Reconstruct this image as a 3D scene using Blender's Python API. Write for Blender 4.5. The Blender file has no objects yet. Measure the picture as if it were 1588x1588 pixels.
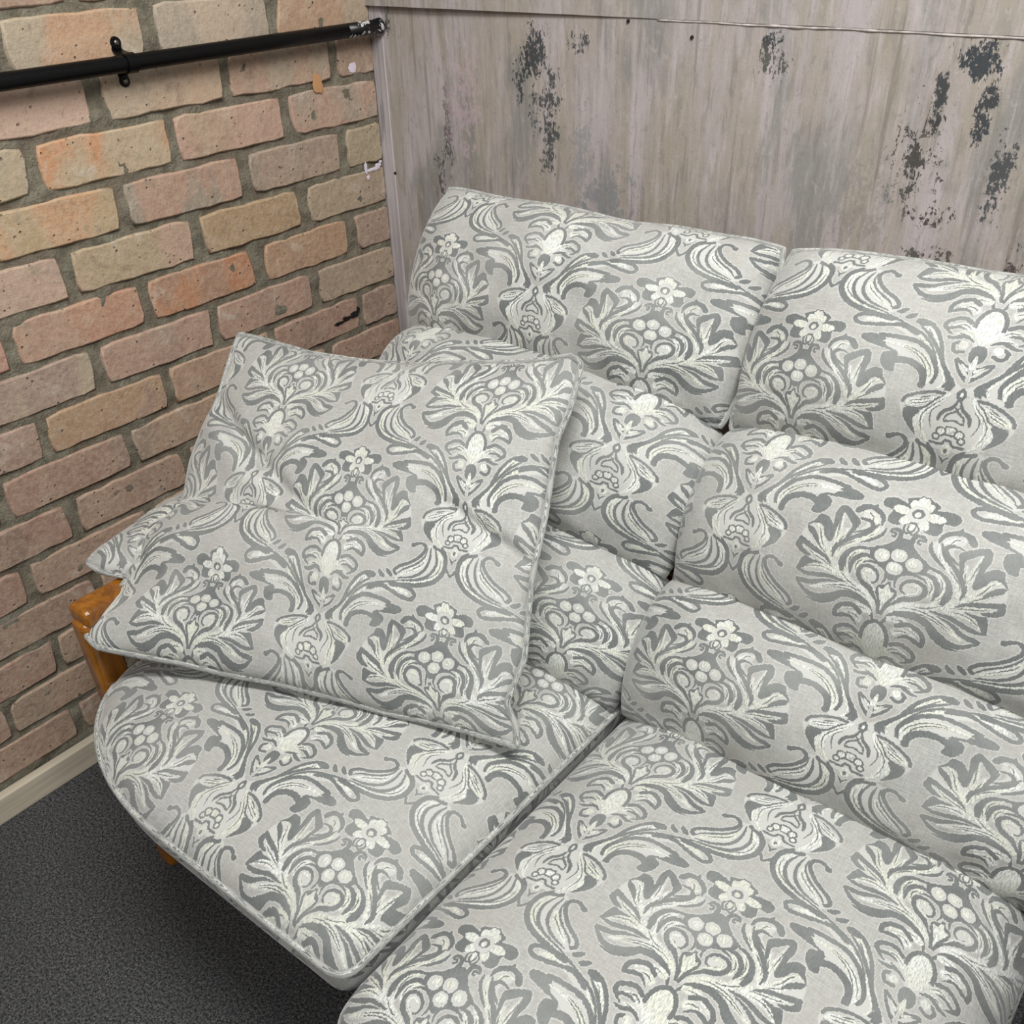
import bpy, bmesh, math, random
import numpy as np
from mathutils import Vector, Matrix, noise
COL = bpy.context.scene.collection
sc = bpy.context.scene

# ------------------------------------------------------------------ camera
cam_d = bpy.data.cameras.new('camera'); cam = bpy.data.objects.new('camera', cam_d); COL.objects.link(cam)
cam_d.sensor_width = 36.0; cam_d.lens = 1482.35 / 1588 * 36.0
cam_d.shift_y = (952.2 - 794) / 1588; cam_d.clip_start = .02
Rc = Matrix(((0.78292553, -0.35846248, 0.50846067), (0.62161284, 0.48360288, -0.6162189), (-0.02500169, 0.7985192, 0.60144992)))
cam.matrix_world = Matrix.Translation((1.45803, -1.417541, 1.296996)) @ Rc.to_4x4()
sc.camera = cam

# ------------------------------------------------------------------ light and exposure
w = bpy.data.worlds.new('room_light'); sc.world = w; w.use_nodes = True
w.node_tree.nodes['Background'].inputs[0].default_value = (.93, .97, 1, 1)
w.node_tree.nodes['Background'].inputs[1].default_value = .26
def area(name, loc, target, sx, sy, power, col=(1, .995, .975)):
    d = bpy.data.lights.new(name, 'AREA'); d.shape = 'RECTANGLE'; d.size = sx; d.size_y = sy; d.energy = power; d.color = col
    o = bpy.data.objects.new(name, d); COL.objects.link(o); o.location = loc
    o.rotation_euler = (Vector(target) - Vector(loc)).to_track_quat('-Z', 'Y').to_euler(); return o
area('ceiling_lamp', (1.38, -1.1, 2.45), (1.1, -.55, .5), 1.3, .28, 47)
area('ceiling_lamp', (2.6, -2.6, 2.75), (1.0, -.6, .5), 1.5, .5, 34)
sc.view_settings.view_transform = 'Standard'; sc.view_settings.look = 'None'; sc.view_settings.gamma = 1
sc.view_settings.use_curve_mapping = False; sc.view_settings.exposure = 0.0

# ------------------------------------------------------------------ helpers
def lin(r, g, b):
    f = lambda c: (c/255/12.92 if c/255 <= .04045 else ((c/255+.055)/1.055)**2.4)
    return (f(r), f(g), f(b), 1)
class NT:
    def __init__(s, name):
        s.m = bpy.data.materials.new(name); s.m.use_nodes = True; s.t = s.m.node_tree; s.n = s.t.nodes
        s.b = s.n['Principled BSDF']
    def new(s, t, **k):
        n = s.n.new(t)
        for a, v in k.items(): setattr(n, a, v)
        return n
    def put(s, sock, v):
        if hasattr(v, 'is_linked'): s.t.links.new(v, sock)
        else: sock.default_value = v
    def tex(s, vec, scale, detail=4, rough=.55, dist=0, kind='ShaderNodeTexNoise'):
        n = s.new(kind); s.put(n.inputs['Vector'], vec); n.inputs['Scale'].default_value = scale
        if kind == 'ShaderNodeTexNoise':
            n.inputs['Detail'].default_value = detail; n.inputs['Roughness'].default_value = rough; n.inputs['Distortion'].default_value = dist
        return n.outputs[0]
    def mapr(s, vec, sc=(1, 1, 1), loc=(0, 0, 0), rot=(0, 0, 0)):
        n = s.new('ShaderNodeMapping'); s.put(n.inputs[0], vec); n.inputs['Scale'].default_value = sc
        n.inputs['Location'].default_value = loc; n.inputs['Rotation'].default_value = rot; return n.outputs[0]
    def mix(s, f, a, b, mode='MIX'):
        n = s.new('ShaderNodeMix', data_type='RGBA', blend_type=mode); s.put(n.inputs[0], f); s.put(n.inputs[6], a); s.put(n.inputs[7], b); return n.outputs[2]
    def math(s, op, a, b=0.0, c=0.0, clamp=False):
        n = s.new('ShaderNodeMath', operation=op, use_clamp=clamp); s.put(n.inputs[0], a); s.put(n.inputs[1], b); s.put(n.inputs[2], c); return n.outputs[0]
    def ramp(s, f, a, b, smooth=True):
        n = s.new('ShaderNodeMapRange', interpolation_type='SMOOTHSTEP' if smooth else 'LINEAR'); s.put(n.inputs[0], f)
        n.inputs[1].default_value = a; n.inputs[2].default_value = b; return n.outputs[0]
    def bump(s, h, strength=.4, dist=.002, nrm=None):
        n = s.new('ShaderNodeBump'); n.inputs['Strength'].default_value = strength; n.inputs['Distance'].default_value = dist
        s.put(n.inputs['Height'], h)
        if nrm: s.put(n.inputs['Normal'], nrm)
        s.t.links.new(n.outputs[0], s.b.inputs['Normal']); return n.outputs[0]
    def set(s, **k):
        for a, v in k.items(): s.put(s.b.inputs[a.replace('_', ' ')], v)
        return s.m

def mesh_obj(name, verts, faces, mat, parent=None, uvs=None, smooth=True):
    me = bpy.data.meshes.new(name); me.from_pydata([tuple(map(float, v)) for v in verts], [], faces)
    if uvs is not None:
        l = me.uv_layers.new(name='UVMap'); idx = np.empty(len(me.loops), np.int32); me.loops.foreach_get('vertex_index', idx)
        l.data.foreach_set('uv', np.asarray(uvs, np.float32)[idx].ravel())
    if smooth: me.polygons.foreach_set('use_smooth', [True]*len(me.polygons))
    me.materials.append(mat); me.update()
    o = bpy.data.objects.new(name, me); COL.objects.link(o)
    if parent: o.parent = parent
    return o
def bm_obj(name, bm, mat, parent=None, smooth=False):
    me = bpy.data.meshes.new(name); bm.normal_update(); bm.to_mesh(me); bm.free(); me.materials.append(mat)
    if smooth: me.polygons.foreach_set('use_smooth', [True]*len(me.polygons))
    o = bpy.data.objects.new(name, me); COL.objects.link(o)
    if parent: o.parent = parent
    return o
def empty(name, loc=(0, 0, 0)):
    o = bpy.data.objects.new(name, None); COL.objects.link(o); o.location = loc; o.empty_display_size = .1; return o
def tag(o, label, cat, group=None):
    o['label'] = label; o['category'] = cat
    if group: o['group'] = group
    return o
def box_bm(x0, x1, y0, y1, z0, z1, bev=0, seg=2):
    bm = bmesh.new(); bmesh.ops.create_cube(bm, size=1)
    for v in bm.verts: v.co = Vector(((x0+x1)/2+v.co.x*(x1-x0), (y0+y1)/2+v.co.y*(y1-y0), (z0+z1)/2+v.co.z*(z1-z0)))
    if bev: bmesh.ops.bevel(bm, geom=bm.edges[:], offset=bev, segments=seg, affect='EDGES', profile=.5)
    return bm
def tube(name, pts, r, mat, parent=None, n=10, closed=False, caps=True, uvscale=None, uvoff=(0, 0)):
    P = np.asarray(pts, float); m = len(P)
    T = (np.roll(P, -1, 0)-np.roll(P, 1, 0)) if closed else np.gradient(P, axis=0)
    T /= np.linalg.norm(T, axis=1)[:, None]+1e-12
    ref = np.array([.13, .21, .97]); V = []; U = []
    rr = r if hasattr(r, '__len__') else [r]*m
    L = np.r_[0, np.cumsum(np.linalg.norm(np.diff(P, axis=0), axis=1))]
    a = np.cross(T[0], ref); a /= np.linalg.norm(a)
    for i in range(m):
        a = a-T[i]*np.dot(a, T[i]); a /= np.linalg.norm(a); b = np.cross(T[i], a)
        for k in range(n):
            t = 2*math.pi*k/n; V.append(P[i]+rr[i]*(a*math.cos(t)+b*math.sin(t)))
            if uvscale: U.append((uvoff[0]+L[i]/uvscale[0], uvoff[1]+k/n*.03/uvscale[1]))
    F = []
    for i in range(m if closed else m-1):
        for k in range(n):
            j = (i+1) % m; F.append((i*n+k, i*n+(k+1) % n, j*n+(k+1) % n, j*n+k))
    if caps and not closed: F.append(tuple(range(n))[::-1]); F.append(tuple(range((m-1)*n, m*n)))
    return mesh_obj(name, V, F, mat, parent, U if uvscale else None)
def spline(P, n=8, closed=False):
    return spl(P, n, closed)
def resample(P, n):
    P = np.asarray(P, float); L = np.r_[0, np.cumsum(np.linalg.norm(np.diff(P, axis=0), axis=1))]; L /= L[-1]
    t = np.linspace(0, 1, n); return np.stack([np.interp(t, L, P[:, k]) for k in range(P.shape[1])], 1)
# ---- damask repeat: strokes traced in motif units, drawn mirrored and half-dropped
MW,MH=2150.0,2372.0
FR={'m':(638,1242,1.0,13.5),'b':(553,688,.96,9.5),'a':(650,905,1.10,13.9),'n':(935,265,.587,15.5),'u':(0,0,1.0,0)}
NOFF={'n':-688.0}
def tr(fr,pts):
    ox,oy,s,deg=FR[fr]; t=math.radians(deg); c,sn=math.cos(t),math.sin(t); o=[]
    for x,y in pts:
        dx,dy=x-ox,y-oy
        o.append((s*(dx*c+dy*sn), s*(dx*sn-dy*c)+NOFF.get(fr,0)))
    return np.array(o,float)
def spl(P,n=10,closed=False):
    P=np.asarray(P,float)
    if len(P)<3 and not closed:
        return np.array([P[0]+(P[-1]-P[0])*t for t in np.linspace(0,1,n+1)])
    Q=np.vstack([P[-1],P,P[0],P[1]]) if closed else np.vstack([2*P[0]-P[1],P,2*P[-1]-P[-2]])
    out=[]
    for i in range(1,len(Q)-2):
        a,b,c,d=Q[i-1:i+3]
        for t in np.arange(n)/n:
            out.append(.5*((2*b)+(c-a)*t+(2*a-5*b+4*c-d)*t*t+(3*b-a-3*c+d)*t**3))
    if not closed: out.append(P[-1])
    return np.array(out)
ST=[]
def S(tone,fr,w,pts,tp='b'):
    c=spl(tr(fr,pts)); w=w*FR[fr][2]
    d=np.gradient(c,axis=0); d/=np.linalg.norm(d,axis=1)[:,None]+1e-9
    n=np.stack([-d[:,1],d[:,0]],1); t=np.linspace(0,1,len(c))
    if tp=='b': pr=np.sin(np.pi*np.clip(t*.94+.03,0,1))**.55
    elif tp=='e': pr=np.clip(1.25*(1-t),0,1)**.6*np.clip(.55+t*3,0,1)
    elif tp=='s': pr=np.clip(1.25*t,0,1)**.6*np.clip(.55+(1-t)*3,0,1)
    else: pr=np.clip(np.minimum(t,1-t)*12+.6,0,1)
    h=(w*.5*pr)[:,None]
    ST.append((tone,np.vstack([c+n*h,(c-n*h)[::-1]])))
    if tone=='C' and w>=38:                      # stitched veins inside a light leaf
        m=(t>.12)&(t<.80); v=4.5*np.sin(np.pi*np.clip((t[m]-.12)/.68,0,1))[:,None]**.5
        for o in ((-.2,.2) if w>=56 else (0.0,)):
            k=c[m]+n[m]*(o*w*pr[m])[:,None]; ST.append(('D',np.vstack([k+n[m]*v,(k-n[m]*v)[::-1]])))
def F(tone,fr,pts): ST.append((tone,spl(tr(fr,pts),8,True)))
def E(tone,fr,x,y,rx,ry,rot=0):
    a=np.linspace(0,2*np.pi,28,endpoint=False); r=math.radians(rot)
    F(tone,fr,[(x+rx*math.cos(t)*math.cos(r)-ry*math.sin(t)*math.sin(r), y+rx*math.cos(t)*math.sin(r)+ry*math.sin(t)*math.cos(r)) for t in a[::2]])
D,C,L='D','C','L'
# --- main palmette (right half)
F(L,'m',[(645,1240),(760,1160),(900,1140),(1060,1060),(1180,960),(1300,900),(1320,1040),(1240,1140),(1100,1180),(1000,1200),(860,1190),(740,1190)])
F(L,'m',[(1090,1080),(1030,930),(950,800),(930,700),(1000,640),(1080,680),(1020,740),(1080,860),(1120,980),(1200,900),(1220,960),(1150,1060)])
S(C,'m',52,[(690,1190),(800,1155),(900,1150),(985,1120),(1050,1090)],'b')
S(C,'m',60,[(1085,1085),(1100,980),(1090,900),(1105,820)],'e')
S(C,'m',46,[(1115,960),(1140,880),(1165,810),(1185,745)],'e')
S(C,'m',50,[(1110,1070),(1190,1000),(1240,935),(1310,900)],'e')
S(C,'m',46,[(1080,1080),(1180,1040),(1250,1000),(1310,990)],'e')
S(C,'m',46,[(985,1128),(1100,1118),(1210,1108),(1285,1070)],'e')
S(C,'m',46,[(990,1145),(1110,1160),(1185,1210),(1205,1250)],'e')
S(C,'m',62,[(690,1200),(820,1178),(930,1205),(1030,1275),(1115,1340)],'e')
S(C,'m',50,[(1070,1050),(1070,960),(1010,860),(955,780),(945,700)],'e')
S(C,'m',40,[(1040,880),(985,800),(965,720),(1000,660)],'e')
S(C,'m',44,[(1000,715),(1030,665),(1095,660)],'e')
S(C,'m',60,[(930,1120),(990,1030),(990,950),(945,895)],'b')
S(C,'m',40,[(905,1080),(930,1000),(890,935)],'b')
E(L,'m',825,1035,62,58)
# dark strokes
S(D,'m',36,[(645,1236),(690,1160),(765,1112),(850,1092),(893,1050),(893,1008),(858,978),(806,978),(768,1008),(764,1050),(796,1072),(832,1052)],'e')
S(C,'m',22,[(700,1150),(770,1085),(845,1060),(862,1030),(840,1008),(800,1012)],'s')
S(D,'m',22,[(728,1040),(728,990),(755,945),(810,930),(865,944),(905,980)],'b')
S(D,'m',34,[(840,915),(915,925),(955,975),(958,1030),(935,1095)],'b')
S(D,'m',44,[(890,860),(962,892),(1012,950),(1020,1035),(985,1115)],'s')
S(D,'m',32,[(880,705),(868,672),(830,665),(806,700),(806,752),(845,808),(905,862),(965,900)],'b')
S(D,'m',24,[(910,690),(908,745),(942,808),(992,868)],'b')
S(D,'m',32,[(962,690),(985,780),(1038,850),(1080,930),(1098,1000),(1082,1062)],'b')
S(D,'m',36,[(945,695),(972,640),(1040,612),(1108,630),(1135,680)],'b')
F(D,'m',[(1035,612),(1060,575),(1078,620),(1140,655),(1138,695),(1108,690),(1085,645)])
S(D,'m',28,[(1060,830),(1005,775),(985,735),(1020,705),(1085,725)],'b')
F(D,'m',[(1060,790),(1065,745),(1120,715),(1212,692),(1228,765),(1196,845),(1168,950),(1146,968),(1142,940),(1160,860),(1172,790),(1182,740),(1130,770),(1092,800),(1088,880),(1070,880)])
F(D,'m',[(1148,972),(1178,880),(1240,825),(1300,835),(1308,885),(1332,950),(1288,905),(1240,900),(1200,950)])
F(D,'m',[(1190,1040),(1225,985),(1275,950),(1325,945),(1300,985),(1255,1005)])
F(D,'m',[(1055,1115),(1120,1070),(1230,1055),(1320,1042),(1322,1075),(1240,1090),(1140,1095)])
F(D,'m',[(1325,1060),(1325,1120),(1255,1148),(1200,1130),(1275,1105),(1300,1065)])
F(D,'m',[(1110,1135),(1190,1150),(1240,1160),(1245,1265),(1215,1250),(1175,1180)])
S(D,'m',34,[(925,1162),(1040,1190),(1110,1230),(1180,1262),(1248,1268)],'b')
S(D,'m',40,[(960,1185),(1050,1235),(1120,1300),(1215,1335)],'s')
S(D,'m',50,[(648,1300),(720,1225),(820,1212),(905,1245),(965,1312),(1040,1368),(1120,1378),(1215,1338)],'b')
S(D,'m',22,[(900,1265),(950,1340),(1020,1395),(1100,1412)],'b')
# curl above the grapes, trefoil
S(D,'m',18,[(870,700),(845,690),(838,712),(856,722)],'n')
# flower outline (whole, not mirrored well: draw right half and rely on mirror)
F(D,'m',[(815,385),(838,372),(930,435),(915,468),(1000,472),(1050,515),(1020,565),(960,560),(955,615),(925,650),(870,640),(830,600),(775,590),(790,500)])
for a,l in ((-6,122),(32,104),(88,150),(140,118)):
    t=math.radians(a+13.5); cx,cy=815,508
    px,py=math.sin(t),-math.cos(t)
    E(C,'m',cx+px*l*.63,cy+py*l*.63,l*.42,30,math.degrees(math.atan2(py,px)))
E(L,'m',812,508,62,62); E(D,'m',812,505,34,34); E(C,'m',812,512,16,20)
S(C,'m',30,[(800,585),(795,640)],'b')
S(D,'m',16,[(775,590),(770,625),(800,660),(830,625),(822,592)],'b')
# grapes
F(D,'m',[(742,700),(790,700),(850,790),(910,860),(880,920),(790,930),(705,990),(685,900),(700,780)])
for x,y,r in ((745,815,44),(828,868,48),(715,905,44)):
    E(D,'m',x,y,r+9,r+9); E(L,'m',x,y,r,r); E(C,'m',x-6,y-6,r*.6,r*.6)
F(D,'m',[(640,1215),(700,1140),(735,1100),(740,1060),(705,1030),(690,1000),(672,1040)])
F(C,'m',[(645,1210),(660,1130),(690,1020),(704,1070),(728,1075),(700,1120),(670,1160)])
# --- bulb and its leaves
F(L,'b',[(545,735),(600,790),(625,850),(600,920),(650,960),(560,1020),(480,1040)])
F(C,'b',[(540,740),(585,790),(600,860),(580,960),(520,1020),(480,1030),(500,880)])
S(C,'b',56,[(600,700),(690,700),(770,745),(800,790)],'e')
S(C,'b',56,[(640,800),(700,770),(790,800)],'e')
S(C,'b',50,[(590,950),(660,915),(745,950)],'e')
S(C,'b',40,[(570,1000),(640,985),(700,1000)],'e')
S(D,'b',30,[(536,728),(590,770),(612,840),(602,915)],'n')
S(D,'b',34,[(655,742),(740,712),(808,752),(832,805),(815,862)],'n')
S(D,'b',32,[(655,838),(730,800),(815,845)],'s')
S(D,'b',32,[(625,890),(700,868),(775,918),(780,965),(745,985)],'n')
S(D,'b',26,[(640,945),(700,945),(752,985),(700,1010)],'b')
S(D,'b',30,[(548,1015),(615,995),(680,1030),(728,1038)],'b')
S(D,'b',26,[(625,1040),(655,1075),(625,1122),(565,1098)],'n')
E(C,'b',600,1060,30,30)
# ornament under the bulb
E(D,'b',484,1095,52,70); F(D,'b',[(480,1200),(520,1180),(580,1155),(596,1180),(540,1235),(475,1295)])
S(C,'b',24,[(478,1210),(486,1100)],'e'); S(C,'b',20,[(480,1225),(545,1185)],'e')
S(L,'b',26,[(466,1265),(520,1225),(570,1190)],'b')
S(D,'b',22,[(460,1305),(540,1235),(592,1172)],'b')
# --- arm with lobes and striped bud
F(L,'a',[(520,1500),(600,1440),(700,1360),(800,1290),(900,1230),(960,1270),(1150,1280),(1250,1340),(1050,1300),(900,1350),(1050,1380),(1120,1410),(960,1440),(850,1450),(760,1480),(700,1570)])
S(C,'a',40,[(640,1540),(620,1480),(680,1410),(780,1330),(890,1290),(1000,1275)],'b')
S(C,'a',46,[(735,1385),(800,1300),(880,1230),(945,1200)],'b')
S(D,'a',26,[(620,1440),(700,1380),(790,1260),(890,1190),(975,1185)],'n')
F(D,'a',[(890,1190),(930,1172),(985,1185),(990,1215),(940,1222)])
S(D,'a',24,[(690,1400),(760,1330),(860,1260),(950,1225)],'b')
S(D,'a',18,[(720,1400),(820,1310),(920,1265),(1060,1250),(1180,1240)],'b')
S(D,'a',28,[(920,1285),(1050,1272),(1190,1345),(1265,1372),(1302,1345),(1265,1302),(1160,1262),(1090,1248)],'n')
S(C,'a',30,[(1090,1272),(1180,1300),(1250,1338)],'b')
S(D,'a',30,[(690,1530),(700,1450),(790,1360),(900,1325),(1020,1350),(1120,1385)],'n')
F(D,'a',[(1080,1385),(1150,1395),(1198,1430),(1170,1462),(1080,1458),(1000,1450),(1030,1480),(1015,1535),(965,1575),(915,1560),(935,1510),(960,1440),(1040,1430)])
S(C,'a',64,[(715,1545),(745,1460),(830,1400),(940,1385),(1080,1415)],'e')
S(D,'a',44,[(725,1580),(760,1495),(840,1460),(925,1478),(985,1550)],'n')
E('G','a',815,1560,62,58)
F(D,'a',[(562,1500),(595,1455),(660,1435),(612,1480),(600,1540),(640,1600),(590,1560)])
for x,y,r in ((1035,1190,20),(1098,1182,18)):
    S(D,'a',34,[(x-22,y-30),(x,y+4),(x+28,y+26)],'b')
F(L,'a',[(1130,1170),(1200,1120),(1350,1060),(1430,980),(1520,1040),(1540,1120),(1480,1230),(1350,1270),(1180,1240)])
S(C,'a',50,[(1180,1248),(1350,1245),(1470,1200),(1512,1110),(1480,1010)],'b')
S(C,'a',44,[(1190,1200),(1290,1160),(1370,1120),(1400,1050)],'b')
S(D,'a',26,[(1290,975),(1350,958),(1392,990),(1370,1045),(1280,1102),(1180,1132),(1140,1165),(1160,1200)],'n')
E(D,'a',1295,972,22,18)
S(D,'a',16,[(1160,1195),(1210,1160),(1310,1125),(1385,1070),(1412,1000)],'b')
S(D,'a',22,[(1170,1222),(1290,1215),(1380,1170),(1425,1090),(1435,1000)],'b')
S(D,'a',24,[(1160,1240),(1320,1240),(1420,1205),(1478,1120),(1470,1010)],'b')
S(D,'a',36,[(1100,1262),(1300,1280),(1430,1265),(1520,1200),(1550,1110),(1530,1040),(1450,985)],'n')
# --- lyre node
F(L,'n',[(1000,310),(1100,300),(1180,420),(1300,500),(1420,640),(1380,740),(1200,880),(1000,960),(800,900),(760,700),(850,420)])
S(C,'n',74,[(1040,300),(1080,420),(1150,560),(1170,700),(1080,860),(980,930)],'b')
S(C,'n',96,[(1140,420),(1240,520),(1330,590),(1390,650)],'b')
S(C,'n',50,[(1220,690),(1200,790),(1130,880)],'b')
S(D,'n',40,[(1080,330),(1200,370),(1330,460),(1420,570),(1425,650)],'n')
S(D,'n',26,[(1085,350),(1150,460),(1200,590),(1300,650),(1385,680)],'b')
S(D,'n',20,[(1200,420),(1290,510)],'b')
F(D,'n',[(1215,640),(1300,660),(1375,700),(1340,790),(1250,860),(1130,915),(1190,840),(1235,760)])
S(D,'n',44,[(930,330),(940,430),(1000,520),(1010,600),(1000,650)],'b')
S(D,'n',26,[(870,400),(900,470),(950,540),(950,620)],'b')
S(D,'n',22,[(950,620),(880,580),(830,560),(760,570)],'n')
S(D,'n',16,[(1060,470),(1105,560),(1090,650),(1020,760)],'b')
for x,y,r in ((800,685,40),(905,740,38),(925,815,24)):
    E(D,'n',x,y,r+22,r+22); E(C,'n',x,y,r,r)
S(D,'n',30,[(745,790),(810,810),(840,870),(960,905)],'n')
S(D,'n',36,[(660,1240),(770,1150),(860,1010),(970,935)],'n')
S(D,'n',24,[(700,1070),(740,1030),(790,1000)],'b')
E(C,'u',0,1083,32,38); E(D,'u',0,1090,12,17)
F(D,'u',[(0,640),(30,688),(0,738),(-30,688)]); E(C,'u',0,688,9,18)
F(D,'n',[(1050,200),(1130,130),(1240,100),(1160,190),(1165,290),(1120,270),(1060,240)])

def raster(res=1024):
    ny=int(res*MH/MW); ss=2; w,h=res*ss,ny*ss
    sc=w/MW
    lay={k:np.zeros((h,w),bool) for k in 'DCL'}
    for tone,P in ST:
        for mir in (1,-1):
            Q=P*np.array([mir,1.0])
            for dx,dy in ((0,0),(.5,.5)):
                q=(Q+np.array([dx*MW,dy*MH]))*sc
                x0,y0=np.floor(q.min(0)).astype(int)-1; x1,y1=np.ceil(q.max(0)).astype(int)+2
                ys=np.arange(y0,y1)+.5; a=q; b=np.roll(q,-1,0)
                m=np.zeros((y1-y0,x1-x0+1),np.int32)
                for (ax,ay),(bx,by) in zip(a,b):
                    if ay==by: continue
                    s=1
                    if ay>by: ax,ay,bx,by=bx,by,ax,ay; s=-1
                    i0=max(int(math.ceil(ay-.5-y0)),0); i1=min(int(math.ceil(by-.5-y0)),y1-y0)
                    if i1<=i0: continue
                    yy=ys[i0:i1]; xx=ax+(yy-ay)/(by-ay)*(bx-ax)
                    xi=np.clip(np.ceil(xx-.5-x0).astype(int),0,x1-x0)
                    np.add.at(m,(np.arange(i0,i1),xi),s)
                m=np.cumsum(m,1)[:,:-1]!=0
                iy=np.arange(y0,y1)%h; ix=np.arange(x0,x1)%w
                g=np.ix_(iy,ix)
                for k in 'DCL': lay[k][g]=lay[k][g]&~m
                if tone in lay: lay[tone][g]|=m
    out=np.stack([lay[k].reshape(ny,ss,res,ss).mean((1,3)) for k in 'DCL'],2)
    return out   # row 0 = v 0 (bottom)
def blur(a,r):
    for ax in (0,1):
        b=np.zeros_like(a)
        for k in range(-r,r+1): b+=np.roll(a,k,ax)
        a=b/(2*r+1)
    return a
# ------------------------------------------------------------------ damask cloth
TW, TH = .355, .392            # size of one repeat, metres
def damask_image():
    o = raster(1400); mk = np.clip(o.sum(2), 0, 1)
    halo = np.clip(blur(mk, 6)*2.6, 0, 1); ny, nx = mk.shape
    px = np.zeros((ny, nx, 4), np.float32)
    px[..., 0] = o[..., 0]; px[..., 1] = o[..., 1]; px[..., 2] = np.maximum(o[..., 2]*.6, halo*.95); px[..., 3] = 1
    im = bpy.data.images.new('damask_weave', nx, ny, alpha=False, float_buffer=False); im.colorspace_settings.name = 'Non-Color'
    im.pixels.foreach_set(px.ravel()); im.update(); im.pack(); return im
IMG = damask_image()
def damask(name, ground, dark, cream, sheen=.3):
    t = NT(name); uv = t.new('ShaderNodeUVMap').outputs[0]
    met = t.mapr(uv, (TW, TH, 1))                                   # metres on the cloth
    nz = t.new('ShaderNodeTexNoise'); t.put(nz.inputs['Vector'], met); nz.inputs['Scale'].default_value = 420; nz.inputs['Detail'].default_value = 2
    sub = t.new('ShaderNodeVectorMath', operation='SUBTRACT'); t.put(sub.inputs[0], nz.outputs['Color']); sub.inputs[1].default_value = (.5, .5, .5)
    scl = t.new('ShaderNodeVectorMath', operation='MULTIPLY'); t.put(scl.inputs[0], sub.outputs[0]); scl.inputs[1].default_value = (.0075, .0095, 0)
    add = t.new('ShaderNodeVectorMath', operation='ADD'); t.put(add.inputs[0], uv); t.put(add.inputs[1], scl.outputs[0])
    im = t.new('ShaderNodeTexImage', image=IMG, interpolation='Linear'); t.put(im.inputs[0], add.outputs[0])
    sep = t.new('ShaderNodeSeparateColor'); t.put(sep.inputs[0], im.outputs[0]); D_, C_, L_ = sep.outputs[0:3]
    thr = t.tex(t.mapr(met, (1400, 500, 1)), 1.0, 2)                # weft threads
    thr2 = t.tex(t.mapr(met, (90, 1500, 1)), 1.0, 2)
    wv1 = t.tex(t.mapr(met, (620, 70, 1)), 1.0, 3, .6); wv2 = t.tex(t.mapr(met, (60, 540, 1), (4, 0, 0)), 1.0, 3, .6)
    slub = t.math('MULTIPLY', t.math('ADD', t.math('ADD', thr, thr2), t.math('ADD', wv1, wv2)), .25)
    big = t.tex(t.mapr(met, (1, 1, 1), (3, 8, 0)), 7, 4, .6)
    strk = t.tex(t.mapr(met, (900, 170, 1), rot=(0, 0, .6)), 1.0, 3, .6)  # satin stitches
    blot = t.tex(met, 14, 3)
    g = t.mix(t.ramp(slub, .40, .60), tuple(c*.86 for c in ground[:3])+(1,), tuple(min(1, c*1.26) for c in ground[:3])+(1,))
    g = t.mix(t.math('MULTIPLY', t.ramp(blot, .35, .7), .35), g, tuple(a*b for a, b in zip(ground, (1.02, .97, .9, 1))))
    lt = tuple(min(1, c*1.42) for c in ground[:3])+(1,)
    col = t.mix(t.math('MULTIPLY', L_, .9), g, lt)
    dk = t.mix(t.ramp(strk, .3, .7), dark, tuple(c*1.45 for c in dark[:3])+(1,))
    col = t.mix(t.math('MULTIPLY', D_, t.math('MULTIPLY_ADD', t.ramp(big, .36, .62), .24, .74)), col, dk)
    cr = t.mix(t.ramp(blot, .42, .62), tuple(a*b for a, b in zip(cream, (.90, .89, .80, 1))), cream)
    cr = t.mix(t.ramp(strk, .32, .60), tuple(c*.46 for c in cream[:3])+(1,), cr)
    col = t.mix(t.math('MULTIPLY', C_, t.math('MULTIPLY_ADD', t.ramp(big, .34, .60), .30, .66)), col, cr)
    h = t.math('ADD', t.math('MULTIPLY', C_, .8), t.math('MULTIPLY', D_, .45))
    h = t.math('ADD', h, t.math('MULTIPLY', slub, .35)); h = t.math('ADD', h, t.math('MULTIPLY', strk, .25))
    t.bump(h, .55, .0011)
    rough = t.math('SUBTRACT', .80, t.math('MULTIPLY', C_, .20))
    return t.set(Base_Color=col, Roughness=rough, Specular_IOR_Level=.3, Sheen_Weight=sheen, Sheen_Roughness=.4)
CLOTH = damask('damask_cloth', lin(160, 160, 156), lin(92, 95, 94), lin(219, 221, 215))

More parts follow.
